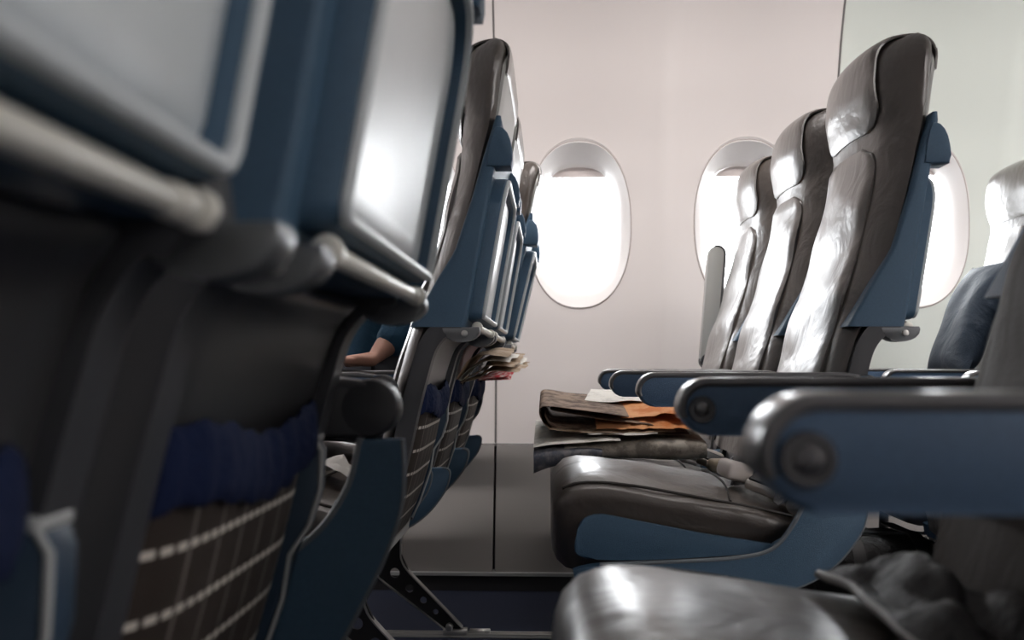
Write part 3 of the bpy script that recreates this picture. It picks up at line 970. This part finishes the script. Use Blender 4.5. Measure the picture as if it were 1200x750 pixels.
paper_part(np1, 'news_grey', lambda bm: folded(bm, [(0.03, 0.550, 0.570), (0.08, 0.546, 0.574), (0.16, 0.543, 0.580), (0.26, 0.540, 0.583), (0.31, 0.540, 0.583), (0.334, 0.543, 0.579)], -0.205, 0.13, 1.0))
paper_part(np1, 'news_blue', lambda bm: folded(bm, [(-0.036, 0.512, 0.562), (-0.010, 0.522, 0.567), (0.03, 0.533, 0.567), (0.08, 0.545, 0.568), (0.11, 0.551, 0.566)], -0.225, -0.10, 4.0))
paper_part(np1, 'news_white', lambda bm: tilted(bm, [(-0.036, 0.570), (0.0, 0.576), (0.04, 0.580), (0.10, 0.583), (0.15, 0.584)], -0.215, 0.12, 0.010, 2.0))
paper_part(np1, 'news_white', lambda bm: tilted(bm, [(-0.005, 0.579), (0.02, 0.583), (0.06, 0.585), (0.12, 0.585)], -0.10, 0.12, 0.002, 7.0))
np1.rotation_euler = (R(5), 0, 0)
np2 = empty('newspaper', (0, YE + 0.036, -0.002), 'dark brown and orange newspaper bundle curling up, topmost of the pile', 'newspaper')
paper_part(np2, 'news_brown', lambda bm: tilted(bm, [(0.30, 0.590), (0.20, 0.588), (0.10, 0.590), (0.03, 0.594), (-0.008, 0.606), (-0.024, 0.632), (-0.020, 0.648), (0.0, 0.650), (0.05, 0.643), (0.12, 0.636), (0.17, 0.628)][::-1], -0.185, 0.10, 0.004, 3.0))
paper_part(np2, 'news_brown', lambda bm: tilted(bm, [(-0.012, 0.628), (0.0, 0.608), (0.04, 0.600), (0.12, 0.597), (0.2, 0.595), (0.29, 0.596)], -0.18, 0.08, 0.004, 5.0))
paper_part(np2, 'news_brown', lambda bm: tilted(bm, [(0.0, 0.640), (0.04, 0.630), (0.10, 0.622), (0.18, 0.612), (0.24, 0.602)], -0.17, 0.08, 0.004, 6.0))
paper_part(np2, 'news_orange', lambda bm: tilted(bm, [(0.10, 0.600), (0.17, 0.601), (0.24, 0.603), (0.30, 0.602), (0.35, 0.598)], -0.19, 0.10, 0.040, 8.0, 0.004, 0.0, 0.03))
paper_part(np2, 'news_orange', lambda bm: tilted(bm, [(0.17, 0.618), (0.22, 0.622), (0.28, 0.630), (0.33, 0.630)], -0.15, 0.12, 0.022, 9.0, 0.005, 0.03, 0.03))
paper_part(np2, 'news_white', lambda bm: tilted(bm, [(0.09, 0.641), (0.14, 0.640), (0.20, 0.640), (0.26, 0.636)], -0.02, 0.13, 0.010, 11.0, 0.004, 0.02, 0.02))

paper_part(np2, 'news_white', lambda bm: tilted(bm, [(0.09, 0.592), (0.14, 0.5925), (0.19, 0.592), (0.24, 0.593)], -0.205, 0.05, 0.006, 13.0, 0.003, 0.02, 0.03))
paper_part(np2, 'kraft', lambda bm: tilted(bm, [(-0.004, 0.601), (0.04, 0.596), (0.10, 0.594), (0.2, 0.5945), (0.27, 0.596)], -0.195, 0.06, 0.004, 15.0, 0.003, 0.0, 0.01))
np2.rotation_euler = (R(5), 0, 0)

# ------------------------------------------------------------------ papers standing in the pockets ahead
def pocket_paper(name, label, cat, x, y, prof, hw, mats, skew=0.0, amp=0.006, roll=0.0):
    root = empty(name, (x, y, 0), label, cat)
    for i, mm in enumerate(mats):
        rows = []
        for px, pz in catmull(prof, 5):
            f = max(0, min(1, (pz - 0.675) / 0.07)); row = []
            for k in range(14):
                u = k / 13; w = noise.noise(Vector((px * 12 + i * 2.3, u * 3 + y, pz * 9)))
                row.append((px + 0.0008 * i + f * (0.006 * i + amp * w + skew * (u - 0.5)), -hw + 0.008 * i + (2 * hw - 0.014 * i) * u, pz - f * (0.012 * i + 0.4 * amp * w - roll * (u - 0.5) + 0.5 * abs(roll))))
            rows.append(row)
        bm = bmesh.new(); patch(bm, [r[::-1] for r in rows], 0.0006)
        link('sheet', finish(bm, 'sheet', M[mm], 60), root)
    return root
pocket_paper('paper_bag', 'tan paper bag leaning out of the middle net pocket ahead', 'paper bag', -P, YE - 0.03,
             [(0.4985, 0.648), (0.5025, 0.672), (0.524, 0.715), (0.550, 0.748), (0.580, 0.761), (0.630, 0.757)], 0.115, ['kraft', 'news_white', 'kraft', 'kraft'], 0.012, 0.010, 0.02)
pocket_paper('paper_bag', 'tan crumpled paper folded out of the window-side net pocket ahead', 'paper bag', -P, YF + 0.055,
             [(0.5030, 0.650), (0.5085, 0.674), (0.533, 0.715), (0.560, 0.744), (0.592, 0.753), (0.640, 0.752)], 0.075, ['kraft', 'news_white', 'kraft'], 0.01, 0.006, 0.02)
pocket_paper('leaflet', 'red and white printed leaflet poking out of the window-side pocket ahead', 'leaflet', -P, YF - 0.09,
             [(0.5030, 0.650), (0.5085, 0.672), (0.535, 0.690), (0.570, 0.712), (0.612, 0.735)], 0.055, ['red_print', 'red_print'], 0.01, 0.004, 0.055)

# small paper on the seat cushion beyond the left armrest
bm = bmesh.new(); rows = []
for i in range(9):
    rows.append([(0.30 + 0.012 * i, -0.06 + 0.014 * k, 0.530 + 0.022 * noise.noise(Vector((i * 0.5, k * 0.5, 3))) + 0.010 * math.sin(i * 0.8)) for k in range(9)])
patch(bm, rows, 0.0015)
o = link('crumpled_paper', finish(bm, 'crumpled_paper', M['paper'], 60), None, (-P, YD - 0.05, 0))
tag(o, 'crumpled white paper on the cushion beyond the dark left armrest', 'paper')

# ------------------------------------------------------------------ seat belts
def seat_belt(x, y, label, clasp, adj, z=0.0):
    (bx, by), (ax, ay) = clasp, adj
    root = empty('seat_belt', (x, y, z), label, 'seat belt', 'seat belts lying on cushions')
    ct = lambda a, b: cush_top(a, b) + 0.017
    bm = bmesh.new()
    ribbon(bm, [(0.402, by - 0.045, 0.535), (0.396, by - 0.04, 0.512), (0.388, by - 0.03, ct(0.388, by - 0.03) + 0.002), (bx + 0.012, by - 0.012, ct(bx, by) + 0.006), (bx - 0.012, by + 0.004, ct(bx, by) + 0.010)], 0.021, 0.0025, (0.35, 1, 0))
    link('strap', finish(bm, 'strap', M['strap'], 40), root)
    bm = bmesh.new()
    ribbon(bm, [(0.405, 0.12, 0.600), (0.399, 0.115, 0.555), (0.392, 0.10, 0.520), (0.378, 0.05, ct(0.378, 0.05) + 0.004), (ax + 0.01, ay + 0.03, ct(ax, ay) + 0.006), (ax, ay, ct(ax, ay) + 0.008)], 0.021, 0.0025, (0.35, 1, 0.1))
    link('strap', finish(bm, 'strap', M['strap'], 40), root)
    bk = bmesh.new(); add_box(bk, -0.032, 0.032, -0.026, 0.026, -0.008, 0.010, 0.006, 3)
    b = link('buckle', finish(bk, 'buckle', M['buckle']), root, (bx, by, cush_top(bx, by) + 0.025)); b.rotation_euler = (R(10), R(18), R(-30))
    bk = bmesh.new(); add_box(bk, -0.028, 0.020, -0.022, 0.022, 0.0085, 0.0135, 0.002, 2)
    link('buckle_latch', finish(bk, 'buckle_latch', M['black']), b)
    bk = bmesh.new(); add_box(bk, -0.026, 0.026, -0.024, 0.024, -0.016, 0.016, 0.010, 3)
    b2 = link('belt_adjuster', finish(bk, 'belt_adjuster', M['whiteplastic']), root, (ax, ay, cush_top(ax, ay) + 0.031)); b2.rotation_euler = (R(8), R(15), R(20))
    bk = bmesh.new(); add_cyl(bk, (0, 0, 0), (0, 1, 0.2), 0.014, 0.008, 20, 0.002); add_cyl(bk, (0, -0.003, 0), (0, 1, 0.2), 0.006, 0.010, 14, 0.001)
    link('belt_anchor', finish(bk, 'belt_anchor', M['buckle']), root, (0.404, -0.192, 0.486))
    return root
seat_belt(0, YD, 'metal seat belt lying on the glossy cushion across the aisle', (0.368, -0.150), (0.322, -0.105))
bt = seat_belt(0.0, YE, 'seat belt with grey strap behind the newspaper pile', (0.368, -0.085), (0.372, -0.025), -0.022)
bm = bmesh.new(); add_box(bm, 0.342, 0.392, -0.195, -0.145, 0.508, 0.536, 0.012, 3)
link('belt_pad', finish(bm, 'belt_pad', M['beige']), bt)

# ------------------------------------------------------------------ navy pillow in the row behind
bm = bmesh.new(); nu, nv = 40, 28; rows = []
def pil(u, v, s):
    a, b = 2 * u - 1, 2 * v - 1
    f = max(0.0, (1 - abs(a) ** 3.0) * (1 - abs(b) ** 3.0)) ** 0.55
    q = 0.012 * noise.noise(Vector((u * 3, v * 3, s * 2.0)))
    cx = 1 - 0.06 * (1 - abs(b) ** 2) if abs(a) > 0.99 else 1
    return (a * 0.17 * (1 - 0.05 * (1 - abs(b) ** 2) * abs(a) ** 4), s * (0.045 * f + q * f), b * 0.14 * (1 - 0.05 * (1 - abs(a) ** 2) * abs(b) ** 4))
top = [[bm.verts.new(pil(i / nu, j / nv, 1)) for j in range(nv + 1)] for i in range(nu + 1)]
bot = [[bm.verts.new(pil(i / nu, j / nv, -1)) for j in range(nv + 1)] for i in range(nu + 1)]
for i in range(nu):
    for j in range(nv):
        bm.faces.new((top[i][j], top[i + 1][j], top[i + 1][j + 1], top[i][j + 1])); bm.faces.new((bot[i][j], bot[i][j + 1], bot[i + 1][j + 1], bot[i + 1][j]))
bmesh.ops.remove_doubles(bm, verts=bm.verts, dist=1e-5)
pl = link('pillow', finish(bm, 'pillow', M['cloth_navy'], 60))
pl.matrix_world = Matrix.Translation((1.160, 2.80, 0.845)) @ Matrix.Rotation(R(24), 4, 'Y') @ Matrix.Rotation(R(90), 4, 'Z') @ Matrix.Rotation(R(90), 4, 'Y')
tag(pl, 'plump navy pillow leaning on the seat back at right edge', 'pillow')

# ------------------------------------------------------------------ black bag added to darken the gap behind the glossy seats
bag = empty('duffel_bag', (0.745, 2.37, 0), 'black bag added to fill the dark gap behind the tall glossy seat', 'bag')
bm = bmesh.new(); rings = []
for q in range(25):
    t = -1 + 2 * q / 24; e = (1 - abs(t) ** 5) ** 0.4 if abs(t) < 1 else 0.0
    e = max(e, 0.35)
    rings.append([(0.165 * t, py * e, 0.165 + pz * (0.55 + 0.45 * e) + 0.006 * noise.noise(Vector((t * 4, py * 12, pz * 12)))) for py, pz in rring(6, 0.165, 0.160, 0.07)])
add_loft(bm, rings)
link('bag_body', finish(bm, 'bag_body', M['jacket'], 60), bag)
for sx in (-0.07, 0.07):
    bm = bmesh.new(); ribbon(bm, [(sx, -0.168, 0.03), (sx, -0.1725, 0.16), (sx, -0.165, 0.27), (sx, -0.10, 0.335), (sx, 0.0, 0.336), (sx, 0.10, 0.335)], 0.014, 0.003, (1, 0, 0))
    st = link('bag_strap', finish(bm, 'bag_strap', M['black'], 40), bag)
    bm = bmesh.new(); add_box(bm, sx - 0.018, sx + 0.018, -0.185, -0.172, 0.20, 0.225, 0.003)
    link('strap_buckle', finish(bm, 'strap_buckle', M['metal']), st)
bm = bmesh.new(); add_tube(bm, [(-0.13 + 0.02 * q, -0.02, 0.331) for q in range(14)], 0.004, 8)
link('bag_zipper', finish(bm, 'bag_zipper', M['bracket']), bag)

# ------------------------------------------------------------------ dark jacket on the closest seat
def blanket_h(u, v):
    """Crumpled heap height over the cushion, u along x, v along y in 0..1."""
    e = min(1, 4 * u) * min(1, 4 * (1 - u)) * min(1, 5 * v) * min(1, 5 * (1 - v))
    r = 0.5 + 0.5 * math.sin(9 * u + 5 * v + 2.2 * noise.noise(Vector((u * 3, v * 3, 1))))
    r2 = 1 - abs(noise.noise(Vector((u * 4.5, v * 3.5, 7.7)))) * 2
    return 0.004 + e * (0.006 + 0.022 * r ** 2 + 0.010 * max(0, r2))
bm = bmesh.new(); rows = []
for i in range(45):
    u = i / 44
    row = []
    for k in range(45):
        v = k / 44
        x = 0.225 + 0.095 * u + 0.012 * noise.noise(Vector((v * 5, 0, 3))); y = -0.16 + 0.29 * v
        row.append((x, y, cush_top(min(x, 0.42), y) + 0.021 + blanket_h(u, v)))
    rows.append(row)
patch(bm, rows, 0.004)
jk = link('jacket', finish(bm, 'jacket', M['jacket'], 60), None, (0.0, YC, 0))
tag(jk, 'crumpled black jacket on the closest cushion at bottom right', 'jacket')
bm = bmesh.new()
add_tube(bm, [(0.2265 + 0.012 * noise.noise(Vector(((y + 0.16) / 0.29 * 5, 0, 3))), y, cush_top(0.225, y) + 0.027) for y in [-0.15 + 0.02 * q for q in range(14)]], 0.004, 8)
link('jacket_hem', finish(bm, 'jacket_hem', M['jacket_edge'], 50), jk)

# ------------------------------------------------------------------ the passenger ahead (only a hand and a sleeve show)
def skinned(name, joints, bones, m, parent=None, sub=2, root=0):
    me = bpy.data.meshes.new(name)
    me.from_pydata([Vector(j[0]) for j in joints], bones, [])
    o = bpy.data.objects.new(name, me); col.objects.link(o)
    sk = o.modifiers.new('Skin', 'SKIN'); sk.use_smooth_shade = True; sk.branch_smoothing = 0.3
    for v, j in zip(me.skin_vertices[0].data, joints):
        r = j[1]; v.radius = r if isinstance(r, tuple) else (r, r)
    me.skin_vertices[0].data[root].use_root = True
    ss = o.modifiers.new('Sub', 'SUBSURF'); ss.levels = sub; ss.render_levels = sub
    dg = bpy.context.evaluated_depsgraph_get()
    out = bpy.data.meshes.new_from_object(o.evaluated_get(dg)); out.name = name
    bpy.data.objects.remove(o)
    out.materials.clear(); out.materials.append(m)
    out.polygons.foreach_set('use_smooth', [True] * len(out.polygons))
    r = link(name, out, parent)
    return r
# joints relative to the passenger's root on the seat (x aft, y along the row, z up)
J = []; B_ = []
def j(p, r, parent=None):
    J.append((p, r)); i = len(J) - 1
    if parent is not None: B_.append((parent, i))
    return i
pel = j((0.335, 0, 0.610), (0.13, 0.095))
w1 = j((0.345, 0, 0.72), (0.125, 0.09), pel); ch = j((0.375, 0, 0.90), (0.145, 0.105), w1); ub = j((0.40, 0, 1.02), (0.12, 0.085), ch)
nk = j((0.405, 0, 1.10), 0.052, ub); nk2 = j((0.395, 0, 1.145), 0.052, nk)
hd1 = j((0.385, 0, 1.20), (0.068, 0.075), nk2); hd2 = j((0.385, 0, 1.26), (0.075, 0.092), hd1); hd3 = j((0.392, 0, 1.315), (0.068, 0.082), hd2)
HAND = {}
for s in (-1, 1):
    hp = j((0.30, s * 0.09, 0.628), 0.085, pel); kn = j((-0.08, s * 0.10, 0.615), 0.062, hp); an = j((-0.10, s * 0.10, 0.14), 0.038, kn)
    he = j((-0.10, s * 0.10, 0.055), 0.036, an); to = j((-0.25, s * 0.10, 0.035), 0.030, he)
    sh = j((0.40, s * 0.165, 1.03), 0.056, ub)
    if s < 0:
        el = j((0.432, s * 0.150, 0.800), 0.042, sh); wr = j((0.385, -0.222, 0.722), (0.026, 0.022), el)
        pm = j((0.345, -0.246, 0.7145), (0.036, 0.0155), wr)
        dirs = [((-0.052, 0.026), .0085, 0.9), ((-0.060, 0.008), .0088, 1.0), ((-0.058, -0.010), .0085, 0.95), ((-0.048, -0.026), .0075, 0.78)]
        base = Vector((0.333, -0.247, 0.7140))
        for (dx, dy), rr, ln in dirs:
            kx = base + Vector((-0.012, dy, 0.003)); a = j(tuple(kx), rr * 1.1, pm)
            b = j(tuple(kx + Vector((-0.034 * ln, dy * 0.12, 0.001))), rr, a)
            c = j(tuple(kx + Vector((-0.058 * ln, dy * 0.16, -0.003))), rr * 0.92, b)
            d = j(tuple(kx + Vector((-0.076 * ln, dy * 0.18, -0.008))), rr * 0.8, c)
        a = j((0.363, -0.214, 0.716), 0.011, wr); b = j((0.331, -0.205, 0.712), 0.0098, a); c = j((0.303, -0.210, 0.709), 0.0082, b)
    else:
        el = j((0.36, s * 0.19, 0.80), 0.042, sh); wr = j((0.17, 0.10, 0.735), (0.026, 0.022), el)
        pm = j((0.125, 0.080, 0.728), (0.036, 0.016), wr)
        for q in range(4):
            dy = 0.028 - 0.018 * q; kx = Vector((0.108, 0.074 + dy, 0.728)); ln = (0.9, 1, 0.95, 0.78)[q]
            a = j(tuple(kx), 0.0092, pm); b = j(tuple(kx + Vector((-0.034 * ln, 0, 0.0))), 0.0086, a)
            c = j(tuple(kx + Vector((-0.058 * ln, 0, -0.010))), 0.0078, b); d = j(tuple(kx + Vector((-0.074 * ln, 0, -0.022))), 0.007, c)
        a = j((0.15, 0.045, 0.728), 0.011, wr); b = j((0.12, 0.026, 0.722), 0.0098, a); c = j((0.095, 0.022, 0.717), 0.0082, b)
pr = empty('person', (-P - 0.035, YE, 0.012), 'seated person in blue top ahead, hand resting on an armrest', 'person')
body = skinned('body', J, B_, M['skin'], pr, 2)
J = []; B_ = []
a = j((0.335, 0, 0.625), (0.142, 0.106)); b = j((0.345, 0, 0.72), (0.138, 0.102), a); c = j((0.375, 0, 0.90), (0.158, 0.117), b); d = j((0.40, 0, 1.02), (0.132, 0.097), c); e = j((0.404, 0, 1.075), 0.066, d)
for s in (-1, 1):
    f = j((0.40, s * 0.168, 1.03), 0.067, d)
    if s < 0: g = j((0.432, s * 0.150, 0.800), 0.052, f); h = j((0.397, -0.210, 0.740), 0.036, g)
    else: g = j((0.36, s * 0.19, 0.80), 0.054, f); h = j((0.24, 0.135, 0.76), 0.043, g)
skinned('shirt', J, B_, M['shirt'], pr, 2)
J = []; B_ = []
a = j((0.335, 0, 0.610), (0.140, 0.100))
for s in (-1, 1):
    b = j((0.30, s * 0.09, 0.628), 0.092, a); c = j((-0.08, s * 0.10, 0.615), 0.072, b); d = j((-0.10, s * 0.10, 0.16), 0.056, c); e = j((-0.10, s * 0.10, 0.11), 0.056, d)
skinned('trousers', J, B_, M['trousers'], pr, 2)
def blob(name, c, rad, m, parent, seg=20):
    bm = bmesh.new(); bmesh.ops.create_uvsphere(bm, u_segments=seg, v_segments=seg // 2, radius=1.0)
    for v in bm.verts: v.co = Vector((c[0] + v.co.x * rad[0], c[1] + v.co.y * rad[1], c[2] + v.co.z * rad[2]))
    return link(name, finish(bm, name, m, 80), parent)
bm = bmesh.new(); bmesh.ops.create_uvsphere(bm, u_segments=32, v_segments=20, radius=1.0)
for v in list(bm.verts):
    if (v.co.x < -0.55 and v.co.z < 0.45) or v.co.z < -0.75: bm.verts.remove(v)
for v in bm.verts:
    q = 1 + 0.04 * noise.noise(v.co * 4)
    v.co = Vector((0.398 + v.co.x * 0.098 * q, v.co.y * 0.083 * q, 1.275 + v.co.z * 0.098 * q))
link('hair', finish(bm, 'hair', M['hair'], 80), pr)
for s in (-1, 1):
    blob('eye', (0.303, s * 0.031, 1.252), (0.010, 0.013, 0.009), M['eye'], pr, 14)
    blob('ear', (0.395, s * 0.080, 1.235), (0.018, 0.010, 0.030), M['skin'], pr, 14)
blob('nose', (0.293, 0, 1.222), (0.020, 0.013, 0.024), M['skin'], pr, 14)
blob('mouth', (0.312, 0, 1.183), (0.008, 0.024, 0.006), mat('lips', (0.42, 0.15, 0.13), 0.5), pr, 14)
for s in (-1, 1):
    bm = bmesh.new()
    add_tube(bm, catmull([(-0.06, s * 0.10, 0.05), (-0.10, s * 0.10, 0.05), (-0.18, s * 0.10, 0.045), (-0.28, s * 0.10, 0.036)], 4), [0.036, 0.042, 0.044, 0.045, 0.046, 0.046, 0.045, 0.044, 0.043, 0.041, 0.038, 0.034, 0.028], 14)
    link('shoe', finish(bm, 'shoe', M['black'], 60), pr)

# ------------------------------------------------------------------ light
w = bpy.data.worlds.new('daylight'); scene.world = w; w.use_nodes = True
bg = w.node_tree.nodes['Background']; bg.inputs['Color'].default_value = (0.94, 0.97, 1.0, 1); bg.inputs['Strength'].default_value = 14.0
for xc in xcs:
    for side in (1,):
        ld = bpy.data.lights.new('window_portal', 'AREA'); ld.shape = 'RECTANGLE'; ld.size = 2 * OA + 0.02; ld.size_y = 2 * OB + 0.02
        ld.cycles.is_portal = True
        lo = bpy.data.objects.new('window_portal', ld); col.objects.link(lo)
        lo.location = (xc, mirror_y(wall_y(xc, WZ) + 0.095, side), WZ)
        lo.rotation_euler = (R(-90) if side > 0 else R(90), 0, 0)
def area(name, loc, sx, sy, power, color, rot=(0, 0, 0)):
    ld = bpy.data.lights.new(name, 'AREA'); ld.shape = 'RECTANGLE'; ld.size = sx; ld.size_y = sy; ld.energy = power; ld.color = color
    lo = bpy.data.objects.new(name, ld); col.objects.link(lo); lo.location = loc; lo.rotation_euler = rot
    return lo
# cabin light strip on the ceiling washing the far sidewall, then a near-side fill
l1 = area('ceiling_light_far', (0, 2.30, 2.20), 7.6, 0.10, 46, (1.0, 0.935, 0.91), (R(28), 0, 0)); l1.data.spread = R(120)
area('near_fill', (1.9, -0.30, 2.20), 3.4, 0.12, 50, (1.0, 0.95, 0.92), (R(12), R(12), 0))  # unseen fill lamp added to brighten the trays and the closest armrest

# ------------------------------------------------------------------ camera
cd = bpy.data.cameras.new('camera'); cam = bpy.data.objects.new('camera', cd); col.objects.link(cam)
cd.sensor_width = 36; cd.lens = 1167 / 1200 * 36; cd.clip_start = 0.005
cam.location = (0, 0, EYE)
cam.rotation_euler = (R(90 + 2.55), 0, R(2.2))
cd.dof.use_dof = True; cd.dof.focus_distance = 2.0; cd.dof.aperture_fstop = 5.4
scene.camera = cam
vs = scene.view_settings
vs.view_transform = 'Standard'; vs.look = 'None'; vs.gamma = 1.0; vs.use_curve_mapping = False; vs.exposure = 0.0
scene.cycles.max_bounces = 10; scene.cycles.diffuse_bounces = 6; scene.cycles.glossy_bounces = 5
scene.cycles.sample_clamp_indirect = 6.0
